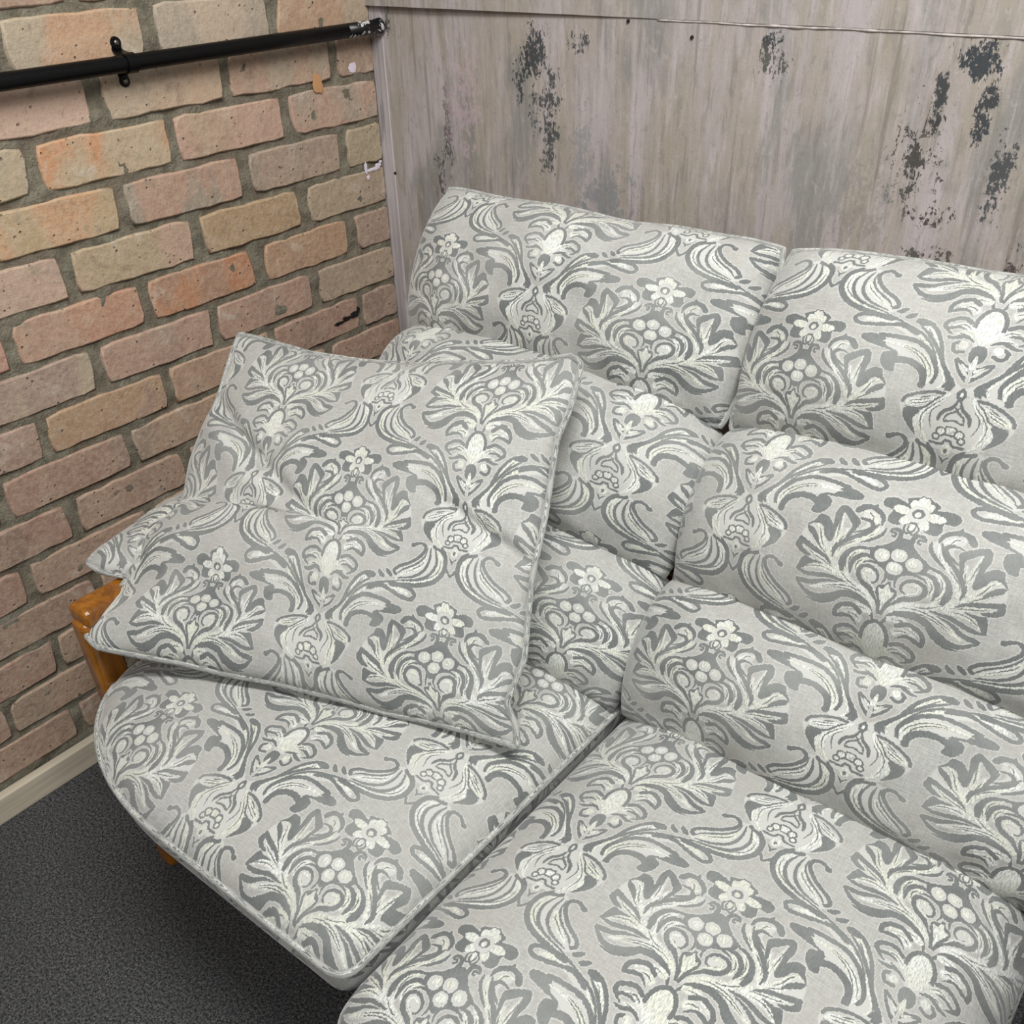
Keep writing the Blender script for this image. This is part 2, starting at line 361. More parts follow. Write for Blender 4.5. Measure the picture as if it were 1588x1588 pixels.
def coons(top, right, bottom, left, n):
    """surface through four boundary polylines; s runs left to right, t from top to bottom"""
    T, B, L, R = resample(top, n), resample(bottom, n), resample(left, n), resample(right, n)
    s = np.linspace(0, 1, n)[None, :, None]; t = np.linspace(0, 1, n)[:, None, None]
    return ((1-t)*T[None]+t*B[None]+(1-s)*L[:, None]+s*R[:, None]
            - ((1-s)*(1-t)*T[0]+s*(1-t)*T[-1]+(1-s)*t*B[0]+s*t*B[-1]))
def pillow(name, edges, front, back, uvfn, mat, parent=None, n=64, ex=.5, ey=.5, wrinkle=.004, seed=0, fold=None, wf=9.0):
    P = coons(*edges, n); ds = np.gradient(P, axis=1); dt = np.gradient(P, axis=0)
    N = np.cross(dt, ds); N /= np.linalg.norm(N, axis=2)[..., None]+1e-12
    s = np.linspace(0, 1, n)[None, :]; t = np.linspace(0, 1, n)[:, None]
    prof = (1-np.abs(2*s-1)**2.2)**ex * (1-np.abs(2*t-1)**2.2)**ey
    V = []; UV = []
    for side, th in ((1, front), (-1, back)):
        off = th*prof
        if fold is not None and side > 0: off = off+fold(s, t)*np.clip(prof*3, 0, 1)
        Q = P+N*(off*side)[..., None]
        for i in range(n):
            for j in range(n):
                q = Q[i, j]; e = min(i, j, n-1-i, n-1-j)/(n*.12); e = min(1, e)
                d = wrinkle*e*(noise.noise(Vector((q[0]*wf+seed*7.1, q[1]*wf, q[2]*wf)))+.35*noise.noise(Vector((q[0]*wf*2.9, q[1]*wf*2.9+seed, q[2]*wf*2.9))))
                q = q+N[i, j]*d*side; V.append(q); UV.append(uvfn(j/(n-1), i/(n-1)))
    F = []; o = n*n
    for i in range(n-1):
        for j in range(n-1):
            a, b, c, d = i*n+j, i*n+j+1, (i+1)*n+j+1, (i+1)*n+j
            F.append((a, d, c, b)); F.append((o+a, o+b, o+c, o+d))
    ob = mesh_obj(name, V, F, mat, parent, UV)
    bm = bmesh.new(); bm.from_mesh(ob.data); bmesh.ops.remove_doubles(bm, verts=bm.verts, dist=1e-5); bm.to_mesh(ob.data); bm.free()
    ob.data.polygons.foreach_set('use_smooth', [True]*len(ob.data.polygons))
    return ob, P
def rim(edges, n=60):
    T, R, B, L = [resample(e, n) for e in edges]
    return np.vstack([T[:-1], R[:-1], B[::-1][:-1], L[::-1][:-1]])
def piping(parent, loop, r=.0042, closed=True, off=(0, 0)):
    L = np.linalg.norm(np.diff(loop, axis=0), axis=1).sum()
    P = resample(np.vstack([loop, loop[:1]]) if closed else loop, int(L/.006))
    if closed: P = P[:-1]
    return tube('piping', P, r, CLOTH, parent, 8, closed, uvscale=(TW*.85, TH*.10), uvoff=off)
def arc(a, b, bow, n=12):
    a, b, bow = map(lambda q: np.asarray(q, float), (a, b, bow)); t = np.linspace(0, 1, n)[:, None]
    return a+(b-a)*t+bow*4*t*(1-t)

# ------------------------------------------------------------------ floor, carpet
t = NT('carpet'); p_ = t.new('ShaderNodeNewGeometry').outputs[0]
n1 = t.tex(p_, 215, 4, .75); n2 = t.tex(p_, 60, 4, .6); n3 = t.tex(p_, 420, 2, .6); n4 = t.tex(p_, 3, 3)
col = t.mix(t.ramp(n1, .38, .68), lin(50, 50, 52), lin(118, 118, 118))
col = t.mix(t.ramp(n3, .56, .70), col, lin(150, 150, 150)); col = t.mix(t.ramp(n3, .44, .30), col, lin(28, 29, 32))
col = t.mix(t.math('MULTIPLY', t.ramp(n4, .4, .7), .25), col, lin(74, 74, 76))
t.bump(t.math('ADD', n1, t.math('MULTIPLY', n2, .6)), 1.0, .006)
CARPET = t.set(Base_Color=col, Roughness=.95, Specular_IOR_Level=.15)
fl = bm_obj('floor', box_bm(-.12, 3.4, -3.6, .1, -.06, 0), CARPET); fl['kind'] = 'structure'

# ------------------------------------------------------------------ brick wall on the left
t = NT('mortar'); p_ = t.new('ShaderNodeNewGeometry').outputs[0]
n1 = t.tex(p_, 45, 6, .65); n2 = t.tex(p_, 9, 3); n3 = t.tex(p_, 260, 3, .7)
col = t.mix(t.ramp(n1, .3, .7), lin(104, 99, 85), lin(140, 134, 118)); col = t.mix(t.math('MULTIPLY', t.ramp(n2, .4, .7), .6), col, lin(112, 98, 84))
col = t.mix(t.math('MULTIPLY', t.ramp(n3, .55, .75), .5), col, lin(86, 82, 72))
t.bump(t.math('ADD', n1, t.math('MULTIPLY', n3, .5)), .9, .006)
MORTAR = t.set(Base_Color=col, Roughness=.95, Specular_IOR_Level=.2)
t = NT('brick'); p_ = t.new('ShaderNodeNewGeometry').outputs[0]
c1 = t.new('ShaderNodeObjectInfo').outputs['Color']
at = t.new('ShaderNodeAttribute', attribute_type='OBJECT', attribute_name='tone'); c2 = at.outputs['Color']
ra = t.new('ShaderNodeObjectInfo').outputs['Random']
n0 = t.new('ShaderNodeTexNoise', noise_dimensions='4D'); t.put(n0.inputs['Vector'], t.mapr(p_, (1, 1.25, .55))); t.put(n0.inputs['W'], t.math('MULTIPLY', ra, 40.0)); n0.inputs['Scale'].default_value = 7; n0.inputs['Detail'].default_value = 5
n1 = t.tex(p_, 26, 5, .65); n2 = t.tex(p_, 120, 4, .7); n3 = t.tex(p_, 330, 3, .6)
col = t.mix(t.ramp(n0.outputs[0], .47, .55), c1, c2)
col = t.mix(t.math('MULTIPLY', t.ramp(n1, .35, .7), .45), col, t.mix(.5, col, lin(202, 178, 150)), 'MIX')
col = t.mix(t.math('MULTIPLY', t.ramp(n2, .42, .66), .30), col, lin(196, 178, 158))
col = t.mix(t.math('MULTIPLY', t.ramp(n2, .42, .30), .35), col, lin(112, 88, 74))
col = t.mix(t.math('MULTIPLY', t.ramp(n1, .58, .72), .55), col, lin(134, 128, 114))
w1 = t.tex(p_, 15, 6, .72, .8); col = t.mix(t.math('MULTIPLY', t.ramp(w1, .56, .68), .5), col, lin(198, 184, 168)); col = t.mix(t.math('MULTIPLY', t.ramp(w1, .40, .30), .4), col, lin(132, 104, 90))
col = t.mix(t.ramp(n3, .70, .76), col, lin(66, 54, 48))
v_ = t.new('ShaderNodeTexVoronoi'); t.put(v_.inputs['Vector'], p_); v_.inputs['Scale'].default_value = 75
pit = t.math('MULTIPLY', t.ramp(v_.outputs[0], .20, .08), t.ramp(n1, .5, .58)); col = t.mix(t.math('MULTIPLY', pit, .45), col, lin(70, 58, 50))
h = t.math('ADD', t.math('MULTIPLY', n2, .5), n1); h = t.math('SUBTRACT', h, pit)
t.bump(h, .8, .004)
BRICK = t.set(Base_Color=col, Roughness=.9, Specular_IOR_Level=.25)
ROWS = {
 1: [((-0.680,-0.682),(-0.466,-0.471)), ((-0.442,-0.444),(-0.232,-0.229)), ((-0.200,-0.216),(0,0))],
 2: [(None,(-0.580,-0.583)), ((-0.559,-0.555),(-0.341,-0.343)), ((-0.325,-0.329),(-0.108,-0.107)), ((-0.088,-0.090),(0,0))],
 3: [(None,(-0.700,-0.706)), ((-0.681,-0.684),(-0.463,-0.463)), ((-0.448,-0.447),(-0.232,-0.231)), ((-0.212,-0.209),(0,0))],
 4: [(None,(-0.577,-0.582)), ((-0.563,-0.562),(-0.342,-0.341)), ((-0.316,-0.318),(-0.108,-0.111)), ((-0.089,-0.091),(0,0))],
 5: [(None,(-0.698,-0.696)), ((-0.676,-0.680),(-0.458,-0.462)), ((-0.439,-0.435),(-0.226,-0.222)), ((-0.199,-0.202),(0,0))],
 6: [(None,(-0.818,-0.818)), ((-0.800,-0.802),(-0.580,-0.581)), ((-0.561,-0.563),(-0.354,-0.344)), ((-0.316,-0.321),(-0.113,-0.117)), ((-0.094,-0.086),(0,0))],
 7: [(None,(-0.692,-0.696)), ((-0.673,-0.675),(-0.457,-0.462)), ((-0.441,-0.442),(-0.223,-0.225)), ((-0.204,-0.203),(0,0))],
 8: [(None,(-0.810,-0.815)), ((-0.797,-0.799),(-0.577,-0.579)), ((-0.560,-0.562),None), ((-0.327,-0.327),(-0.110,-0.111)), ((-0.098,-0.099),(0,0))],
 9: [(None,(-0.914,-0.913)), ((-0.894,-0.895),(-0.676,-0.676)), ((-0.663,-0.660),None)],
 10: [(None,(-0.815,-0.812)), ((-0.791,-0.794),(-0.580,-0.576))],
 11: [(None,(-0.916,-0.921)), ((-0.899,-0.904),(-0.678,-0.678))],
 13: [(None,(-0.912,-0.920)), ((-0.902,-0.906),None)],
 14: [(None,(-1.030,-1.029)), ((-1.016,-1.023),None)],
}
TONES = {
 (1,0): ((188,150,118),(172,160,138)), (1,1): ((182,166,146),(166,156,140)), (1,2): ((172,156,134),(180,146,118)),
 (2,0): ((196,166,148),(186,158,140)), (2,1): ((188,162,136),(178,160,138)), (2,2): ((176,146,126),(166,152,132)), (2,3): ((168,142,124),(160,136,118)),
 (3,0): ((176,160,130),(168,158,134)), (3,1): ((200,142,98),(182,164,134)), (3,2): ((184,150,132),(176,152,128)), (3,3): ((178,146,128),(160,146,132)),
 (4,0): ((194,154,116),(180,158,122)), (4,1): ((176,142,122),(146,138,124)), (4,2): ((160,140,124),(148,136,122)), (4,3): ((172,158,126),(160,148,122)),
 (5,0): ((178,152,136),(186,160,140)), (5,1): ((182,152,132),(172,154,124)), (5,2): ((170,144,108),(166,138,124)), (5,3): ((164,148,124),(158,142,122)),
 (6,0): ((184,138,122),(172,130,114)), (6,1): ((184,138,112),(176,142,122)), (6,2): ((186,128,92),(170,132,108)), (6,3): ((176,140,110),(166,134,110)), (6,4): ((162,136,122),(154,132,118)),
 (7,0): ((176,162,140),(160,138,126)), (7,1): ((176,142,126),(168,140,124)), (7,2): ((172,138,120),(164,134,118)), (7,3): ((160,142,122),(150,132,116)),
 (8,0): ((166,140,126),(158,132,118)), (8,1): ((174,142,112),(160,132,118)), (8,2): ((172,142,118),(166,140,118)), (8,3): ((160,128,112),(152,124,110)), (8,4): ((150,128,114),(146,124,112)),
}
rnd = random.Random(5)
wall = bm_obj('wall_left', box_bm(-.12, -.007, -2.4, .0, 0, 1.62), MORTAR); wall['kind'] = 'structure'
# mortar face, uneven: fine grid a little behind the brick faces
nb_y, nb_z = 300, 200; V = []; F = []
for i in range(nb_z+1):
    for j in range(nb_y+1):
        y, z = -2.4+2.4*j/nb_y, 1.62*i/nb_z
        V.append((-.0018+.0062*noise.noise(Vector((y*21, z*30, 3)))+.002*noise.noise(Vector((y*70, z*70, 5))), y, z))
for i in range(nb_z):
    for j in range(nb_y):
        a = i*(nb_y+1)+j; F.append((a, a+1, a+nb_y+2, a+nb_y+1))
mesh_obj('mortar_face', V, F, MORTAR, wall)
def brick(y0t, y0b, y1t, y1b, z0, z1, tones):
    def side(a, b, n):
        out = []
        for k in range(n):
            f = k/n; out.append((a[0]+(b[0]-a[0])*f, a[1]+(b[1]-a[1])*f))
        return out
    loop = side((y0b, z0), (y1b, z0), 9)+side((y1b, z0), (y1t, z1), 4)+side((y1t, z1), (y0t, z1), 9)+side((y0t, z1), (y0b, z0), 4)
    cy = (y0b+y1b)/2; cz = (z0+z1)/2; sd = rnd.random()*50; x = .0016+rnd.random()*.0020; tx = (rnd.random()-.5)*.012; tz = (rnd.random()-.5)*.02
    corner = {0, 9, 13, 22}; V = []
    def ring(ins, xx):
        for k, (y, z) in enumerate(loop):
            j =   .0026*noise.noise(Vector((y*48, z*48, sd)))+.0014*noise.noise(Vector((y*170, z*170, sd)))
            iy = ins+(.0022 if k in corner else 0)+j
            yy = y+iy*(1 if y < cy-.0001 and (k > 21 or k == 0) else -1 if 9 <= k <= 13 else 0)
            zz = z+iy*(1 if k <= 9 else 0)-iy*(1 if 13 <= k <= 22 else 0)
            V.append((xx+(yy-cy)*tx+(zz-cz)*tz, yy, zz))
    ring(-.0006, -.012); ring(0, x-.002); ring(.0026, x)
    m = len(loop); F = []
    for r in range(2):
        for k in range(m): F.append((r*m+k, r*m+(k+1) % m, (r+1)*m+(k+1) % m, (r+1)*m+k))
    F.append(tuple(range(2*m, 3*m)))
    o = mesh_obj('brick', V, F, BRICK, wall, smooth=False)
    o.data.polygons.foreach_set('use_smooth', [True]*(len(F)-1)+[False])
    a, b = [tuple((v*.84+sum(q)/3*.16)*k for v, k in zip(q, (.99, .965, .945))) for q in tones]; o.color = lin(*a); o['tone'] = lin(*b)[:3]
base_tones = [((166,138,120),(156,130,114)), ((160,128,112),(150,126,112)), ((170,142,120),(156,136,118)), ((154,128,112),(162,138,118))]
for c in range(-5, 16):
    ztop, zbot = 1.186-.075*c-.0058, 1.186-.075*(c+1)+.0058
    ztop += .075; zbot += .075
    if c >= 16: continue
    spans = []
    for i, (l, r) in enumerate(ROWS.get(c, [])):
        if l is None: l = (r[0]-.216, r[1]-.216)
        if r is None: r = (l[0]+.217, l[1]+.217)
        spans.append((l, r, TONES.get((c, i))))
    cur = spans[-1][1][0] if spans else None
    if not spans:                                                     # courses seen only in part: same bond
        e = -.208 if c % 2 else -.09
        spans = [((e, e), (0, 0), None)]; cur = 0
    while spans[-1][1][0] < -.03:                                     # behind the sofa, up to the corner
        l = spans[-1][1][0]+.018; r = min(l+.216, 0)
        if -r < .05: r = 0
        spans.append(((l, l), (r, r), None))
    while spans[0][0][0] > -2.3:
        r = spans[0][0][0]-.018; spans.insert(0, ((r-.216, r-.216), (r, r), None))
    for (l, r, tn) in spans:
        if tn is None: tn = base_tones[rnd.randrange(4)]
        g = 1-.0*c; brick(l[0], l[1], r[0]-.002, r[1]-.002, max(zbot, .004), ztop, tn)
# paint splashes and the scribble on the bricks, the blob of orange mortar
def blotch(name, cy, cz, ry, rz, mat, seed, n=22, x=.0046):
    V = [(x, cy, cz)]; F = []
    for k in range(n):
        a = 2*math.pi*k/n; q = 1+.45*noise.noise(Vector((math.cos(a)*1.7, math.sin(a)*1.7, seed)))
        V.append((x-.001, cy+ry*q*math.cos(a), cz+rz*q*math.sin(a)))
    for k in range(n): F.append((0, 1+k, 1+(k+1) % n))
    return mesh_obj(name, V, F, mat, wall)
t = NT('white_paint'); WPAINT = t.set(Base_Color=lin(216, 205, 216), Roughness=.6)
t = NT('black_paint'); BPAINT = t.set(Base_Color=lin(26, 24, 24), Roughness=.5)
t = NT('orange_mortar'); OMORT = t.set(Base_Color=lin(186, 140, 96), Roughness=.9)
blotch('paint_splash', -.058, 1.054, .010, .008, WPAINT, 1)
for k, (y, z, a, b) in enumerate([(-.052, .886, .004, .010), (-.036, .880, .018, .0035), (-.020, .884, .009, .004), (-.048, .868, .005, .004), (-.012, .890, .004, .003)]): blotch('paint_splash', y, z, a, b, WPAINT, 3+k)
for k, (y, z, a, b) in enumerate([(-.170, .618, .012, .0035), (-.150, .622, .011, .005), (-.128, .624, .012, .006), (-.116, .630, .005, .007)]): blotch('black_scribble', y, z, a, b, BPAINT, 9.3+k*2)
blotch('orange_mortar_lump', -.146, 1.040, .012, .016, OMORT, 20, x=.006)

# skirting strip along the brick wall
t = NT('pale_wood'); p_ = t.new('ShaderNodeNewGeometry').outputs[0]
n1 = t.tex(t.mapr(p_, (30, 3, 60)), 1, 4); n2 = t.tex(p_, 300, 2)
col = t.mix(t.ramp(n1, .3, .7), lin(166, 156, 138), lin(198, 187, 166)); t.bump(n1, .2, .001)
SKIRT = t.set(Base_Color=col, Roughness=.7)
o = bm_obj('baseboard_left', box_bm(0.0035, .022, -2.4, -.012, 0, .054, .0025), SKIRT); o['kind'] = 'structure'

# ------------------------------------------------------------------ painted panel wall behind the sofa
def panel_mat(name, seam):
    t = NT(name); p_ = t.new('ShaderNodeNewGeometry').outputs[0]
    a = t.tex(t.mapr(p_, (13, 1, 2.0)), 1, 6, .62, .5); b = t.tex(t.mapr(p_, (34, 1, 4.2), (3, 0, 1)), 1, 6, .66, .4); c = t.tex(t.mapr(p_, (120, 1, 11), (7, 0, 2)), 1, 4, .65, .3)
    d = t.tex(t.mapr(p_, (7, 1, 3.4), (1.3, 0, 4)), 1, 6, .62, .4); e = t.tex(p_, 210, 3, .65); f = t.tex(t.mapr(p_, (70, 1, 44), (2, 0, 3)), 1, 6, .75, .4)
    drip = t.tex(t.mapr(p_, (48, 1, 1.4), (9, 0, 5)), 1, 3, .5, .1)
    col = t.mix(t.ramp(a, .38, .60), lin(172, 163, 163), lin(158, 149, 138))
    col = t.mix(t.math('MULTIPLY', t.ramp(d, .49, .62), .8), col, lin(134, 133, 129))
    col = t.mix(t.math('MULTIPLY', t.ramp(b, .53, .68), .6), col, lin(186, 176, 177))
    col = t.mix(t.math('MULTIPLY', t.ramp(b, .46, .34), .6), col, lin(128, 121, 112))
    col = t.mix(t.math('MULTIPLY', t.ramp(c, .54, .68), .38), col, lin(188, 180, 178))
    col = t.mix(t.math('MULTIPLY', t.ramp(c, .46, .36), .42), col, lin(120, 117, 111))
    col = t.mix(t.math('MULTIPLY', t.ramp(f, .55, .66), .42), col, lin(124, 121, 116))
    col = t.mix(t.math('MULTIPLY', t.ramp(f, .44, .36), .35), col, lin(184, 177, 174))
    col = t.mix(t.math('MULTIPLY', t.ramp(drip, .64, .69), .5), col, lin(118, 112, 102))
    sx = t.new('ShaderNodeSeparateXYZ'); t.put(sx.inputs[0], p_); X, Z = sx.outputs[0], sx.outputs[2]
    fl = t.math('ADD', t.math('MULTIPLY', t.tex(t.mapr(p_, (48, 1, 30), (5, 0, 9)), 1, 6, .7, .5), .55), t.math('MULTIPLY', t.tex(t.mapr(p_, (210, 1, 120), (1, 0, 2)), 1, 5, .75), .45))
    flk = t.math('MULTIPLY_ADD', fl, 2.3, -.65)
    # worn patches: centre x, z, half sizes, strength, colour
    for (cx, cz, rx, rz, th, colr) in PATCH:
        dx = t.math('DIVIDE', t.math('SUBTRACT', X, cx), rx); dz = t.math('DIVIDE', t.math('SUBTRACT', Z, cz), rz)
        r = t.math('ADD', t.math('MULTIPLY', dx, dx), t.math('MULTIPLY', dz, dz))
        m = t.math('SUBTRACT', t.math('ADD', flk, th*.42-.02), t.math('MULTIPLY', r, .16))
        col = t.mix(t.math('MULTIPLY', t.ramp(m, .49, .515), .93 if colr[0] < 90 else .6), col, lin(*colr))
    t.bump(t.math('ADD', t.math('MULTIPLY', c, .5), t.math('ADD', t.math('MULTIPLY', e, .4), fl)), .35, .002)
    return t.set(Base_Color=col, Roughness=.72, Specular_IOR_Level=.3)
PATCH = [
 (.372, 1.085, .026, .040, .26, (52, 57, 61)), (.395, 1.035, .034, .060, .12, (70, 74, 76)), (.345, 1.06, .02, .05, .1, (58, 62, 64)), (.455, 1.11, .020, .014, .22, (62, 66, 68)), (.40, .96, .03, .06, .06, (74, 76, 76)),
 (.785, 1.126, .018, .013, .24, (50, 55, 58)), (.79, 1.10, .03, .03, .08, (80, 80, 76)),
 (1.068, 1.118, .026, .022, .28, (44, 52, 58)), (1.085, 1.062, .014, .040, .24, (48, 54, 58)), (1.028, 1.075, .010, .050, .20, (54, 58, 60)), (1.12, .99, .016, .06, .20, (66, 70, 72)),
 (1.012, 1.0, .04, .07, .05, (64, 62, 58)), (1.05, .935, .035, .025, .06, (60, 58, 54)), (1.06, .85, .05, .05, .05, (80, 76, 70)), (1.17, .86, .015, .05, .14, (70, 62, 58)),
 (.175, .96, .016, .12, .10, (76, 74, 74)), (.045, 1.115, .012, .026, .16, (60, 58, 58)), (.15, .87, .015, .06, .08, (84, 80, 78)),
 (.53, .885, .06, .045, .26, (120, 126, 130)), (.47, .93, .025, .09, .18, (132, 136, 138)), (.21, 1.0, .05, .10, .12, (184, 164, 172)), (.95, .93, .05, .08, .12, (134, 132, 128)),
]
PANEL = panel_mat('worn_paint', True)
wb = bm_obj('wall_back', box_bm(-.12, 3.4, .0035, .1, 0, 1.62), PANEL); wb['kind'] = 'structure'
V = []; F = []; nx = 120
def slab(name, x0, x1, z0, z1, th, mat, bev=.0015): return bm_obj(name, box_bm(x0, x1, -th, .0035, z0, z1, bev), mat, wb)
slab('lower_panel', -.008, 3.38, 0, 1.1455, .0, PANEL, .0)
up = bmesh.new()
# upper panel stands proud at the left and runs flush further right
ys = lambda x: -.010*max(0, 1-max(0, x-.15)/.45)-.0012
xs = np.linspace(-.012, 3.38, 60); vs = []
for x in xs:
    k = .0009*noise.noise(Vector((x*25, 0, 0)))
    vs.append([up.verts.new((x, .003, 1.146+k)), up.verts.new((x, ys(x), 1.146+k)), up.verts.new((x, ys(x), 1.62)), up.verts.new((x, .003, 1.62))])
for a, b in zip(vs, vs[1:]):
    for i in range(3): up.faces.new((a[i], a[i+1], b[i+1], b[i]))
up.faces.new(vs[0]); bmesh.ops.recalc_face_normals(up, faces=up.faces); bm_obj('upper_panel', up, PANEL, wb)
t = NT('filler'); p_ = t.new('ShaderNodeNewGeometry').outputs[0]; col = t.mix(t.ramp(t.tex(p_, 60, 4), .35, .65), lin(158, 150, 144), lin(196, 187, 182)); FILL = t.set(Base_Color=col, Roughness=.8)
pts = [(x, -.0002+.0008*noise.noise(Vector((x*40, 1, 0))), 1.144+.0016*noise.noise(Vector((x*14, 3, 0)))) for x in np.linspace(.60, 1.9, 200)]
tube('seam_filler', pts, [.0012+.0016*abs(noise.noise(Vector((p[0]*30, 7, 0)))) for p in pts], FILL, wb, 6)
t = NT('edge_paint'); p_ = t.new('ShaderNodeNewGeometry').outputs[0]; a = t.tex(t.mapr(p_, (120, 1, 3)), 1, 5); b = t.tex(t.mapr(p_, (40, 1, 9)), 1, 4)
col = t.mix(t.ramp(a, .35, .65), lin(150, 144, 144), lin(184, 176, 178)); col = t.mix(t.math('MULTIPLY', t.ramp(b, .55, .7), .6), col, lin(122, 116, 112))
EDGE = t.set(Base_Color=col, Roughness=.7)
slab('edge_strip', .0, .030, 0, 1.1452, .0022, EDGE)
for (x, z) in ((.66, 1.125), (.55, 1.141), (.03, .87)):
    bm = bmesh.new(); bmesh.ops.create_cone(bm, cap_ends=True, segments=10, radius1=.0028, radius2=.0022, depth=.003, matrix=Matrix.Translation((x, -.0012, z)) @ Matrix.Rotation(math.pi/2, 4, 'X'))
    bm_obj('screw_head', bm, BPAINT, wb)

# ------------------------------------------------------------------ black pipe on the brick wall
t = NT('black_gloss'); p_ = t.new('ShaderNodeNewGeometry').outputs[0]; n1 = t.tex(p_, 160, 3)
t.bump(n1, .08, .001); BLACK = t.set(Base_Color=lin(7, 7, 8), Roughness=t.math('ADD', .25, t.math('MULTIPLY', n1, .3)), Specular_IOR_Level=.2)
t = NT('chipped_gloss'); p_ = t.new('ShaderNodeNewGeometry').outputs[0]; n1 = t.tex(p_, 70, 4, .6)
CHIP = t.set(Base_Color=t.mix(t.ramp(n1, .54, .57), lin(14, 14, 16), lin(190, 188, 186)), Roughness=.35)
pipe = empty('wall_pipe', (.027, -1.1, 1.114)); bpy.context.view_layer.update()
tag(pipe, 'black painted metal pipe running level across the brick wall into the painted panel', 'pipe')
def child(o, par):
    o.parent = par; o.matrix_parent_inverse = par.matrix_world.inverted(); return o
PZ = 1.1145; PX = .0275; PR = .0112
child(tube('tube', [(PX, y, PZ) for y in np.linspace(-2.3, -.085, 14)], PR, BLACK, None, 20), pipe)
child(tube('tube_end', [(PX, -.086, PZ), (PX, -.03, PZ), (PX, -.016, PZ), (PX, -.009, PZ), (PX, -.0035, PZ)], [PR, PR, PR*1.0, PR*1.28, PR*1.2], CHIP, None, 20), pipe)
def clamp(y):
    bm = bmesh.new(); w_ = .0085; prof = []
    r = PR+.0022
    prof = [(.0035, .030), (.0035, .0165), (.008, .0145)]+[(PX+r*math.sin(a), r*math.cos(a)) for a in np.linspace(-.35, math.pi+.35, 18)]+[(.008, -.0145), (.0035, -.0165), (.0035, -.030)]
    rows = []
    for k, (x, z) in enumerate(prof):
        nx_, nz_ = (prof[min(k+1, len(prof)-1)][0]-prof[max(k-1, 0)][0], prof[min(k+1, len(prof)-1)][1]-prof[max(k-1, 0)][1])
        l = math.hypot(nx_, nz_); ox, oz = (-nz_/l*.0016, nx_/l*.0016)
        hw = w_*(.55 if k in (0, len(prof)-1) else 1)
        rows.append([bm.verts.new((x, y-hw, PZ+z)), bm.verts.new((x, y+hw, PZ+z)), bm.verts.new((x+ox*-1, y+hw, PZ+z+oz*-1)), bm.verts.new((x-ox, y-hw, PZ+z-oz))])
    for a, b in zip(rows, rows[1:]):
        for i in range(4): bm.faces.new((a[i], a[(i+1) % 4], b[(i+1) % 4], b[i]))
    bm.faces.new(rows[0]); bm.faces.new(rows[-1]); bmesh.ops.recalc_face_normals(bm, faces=bm.faces)
    for s in (1, -1):                                                # rounded lug ends
        bmesh.ops.create_cone(bm, cap_ends=True, segments=20, radius1=w_, radius2=w_*.9, depth=.004, matrix=Matrix.Translation((.0045, y, PZ+s*.0245)) @ Matrix.Rotation(math.pi/2, 4, 'Y'))
    c = child(bm_obj('pipe_clamp', bm, BLACK), pipe)
    for s in (1, -1):
        b2 = bmesh.new(); bmesh.ops.create_uvsphere(b2, u_segments=12, v_segments=8, radius=.0042, matrix=Matrix.Translation((.0068, y, PZ+s*.0245)) @ Matrix.Diagonal((.5, 1, 1, 1)))
        q = bm_obj('screw', b2, STEEL, None, True); q.parent = c
t = NT('steel'); STEEL = t.set(Base_Color=lin(120, 116, 110), Metallic=1.0, Roughness=.35)
clamp(-.519); clamp(-1.62)

# ------------------------------------------------------------------ sofa: wooden frame
t = NT('orange_varnished_wood'); p_ = t.new('ShaderNodeNewGeometry').outputs[0]
a = t.tex(t.mapr(p_, (26, 26, 5)), 1, 5, .6, 1.2); b = t.tex(t.mapr(p_, (160, 160, 22)), 1, 3)
col = t.mix(t.ramp(a, .35, .68), lin(108, 62, 8), lin(154, 96, 20)); col = t.mix(t.math('MULTIPLY', t.ramp(b, .5, .7), .4), col, lin(92, 46, 14))
WOOD = t.set(Base_Color=col, Roughness=.22, Specular_IOR_Level=.5, Coat_Weight=.6, Coat_Roughness=.1)
sofa = empty('sofa', (.9, -.6, 0)); bpy.context.view_layer.update()
tag(sofa, 'wooden framed two-seat sofa with orange varnished arms standing in the corner', 'sofa')
SI = sofa.matrix_world.inverted()
def part(name, bm, mat=None): return child(bm_obj(name, bm, mat or WOOD), sofa)
for side, (xa, xb) in enumerate(((.307, .347), (1.516, 1.556))):
    part('front_leg', box_bm(xa+.003, xb-.001, -.990, -.944, 0, .515, .010, 3))
    part('rear_leg', box_bm(xa+.004, xb-.002, -.20, -.15, 0, .5, .012, 3))
    part('arm_rest', box_bm(xa-.003, xb+.003, -.984, -.13, .505, .535, .010, 3))
    part('arm_rail', box_bm(xa+.012, xb-.012, -.95, -.19, .20, .245, .006))
    for k in range(6): part('arm_slat', box_bm(xa+.02, xb-.02, -.885+k*.118, -.850+k*.118, .24, .505, .004))
    part('arm_upright', box_bm(xa+.008, xb-.006, -.165, -.125, .45, .86, .01))
part('front_rail', box_bm(.338, 1.518, -.975, -.940, .24, .325, .006))
part('back_rail', box_bm(.338, 1.518, -.165, -.130, .24, .325, .006))
part('top_rail', box_bm(.27, 1.577, -.165, -.125, .80, .86, .01))
for k in range(5): part('seat_slat', box_bm(.338, 1.518, -.90+k*.16, -.84+k*.16, .300, .326, .004))
for k in range(9): part('back_slat', box_bm(.36+k*.137, .40+k*.137, -.158, -.136, .28, .81, .004))

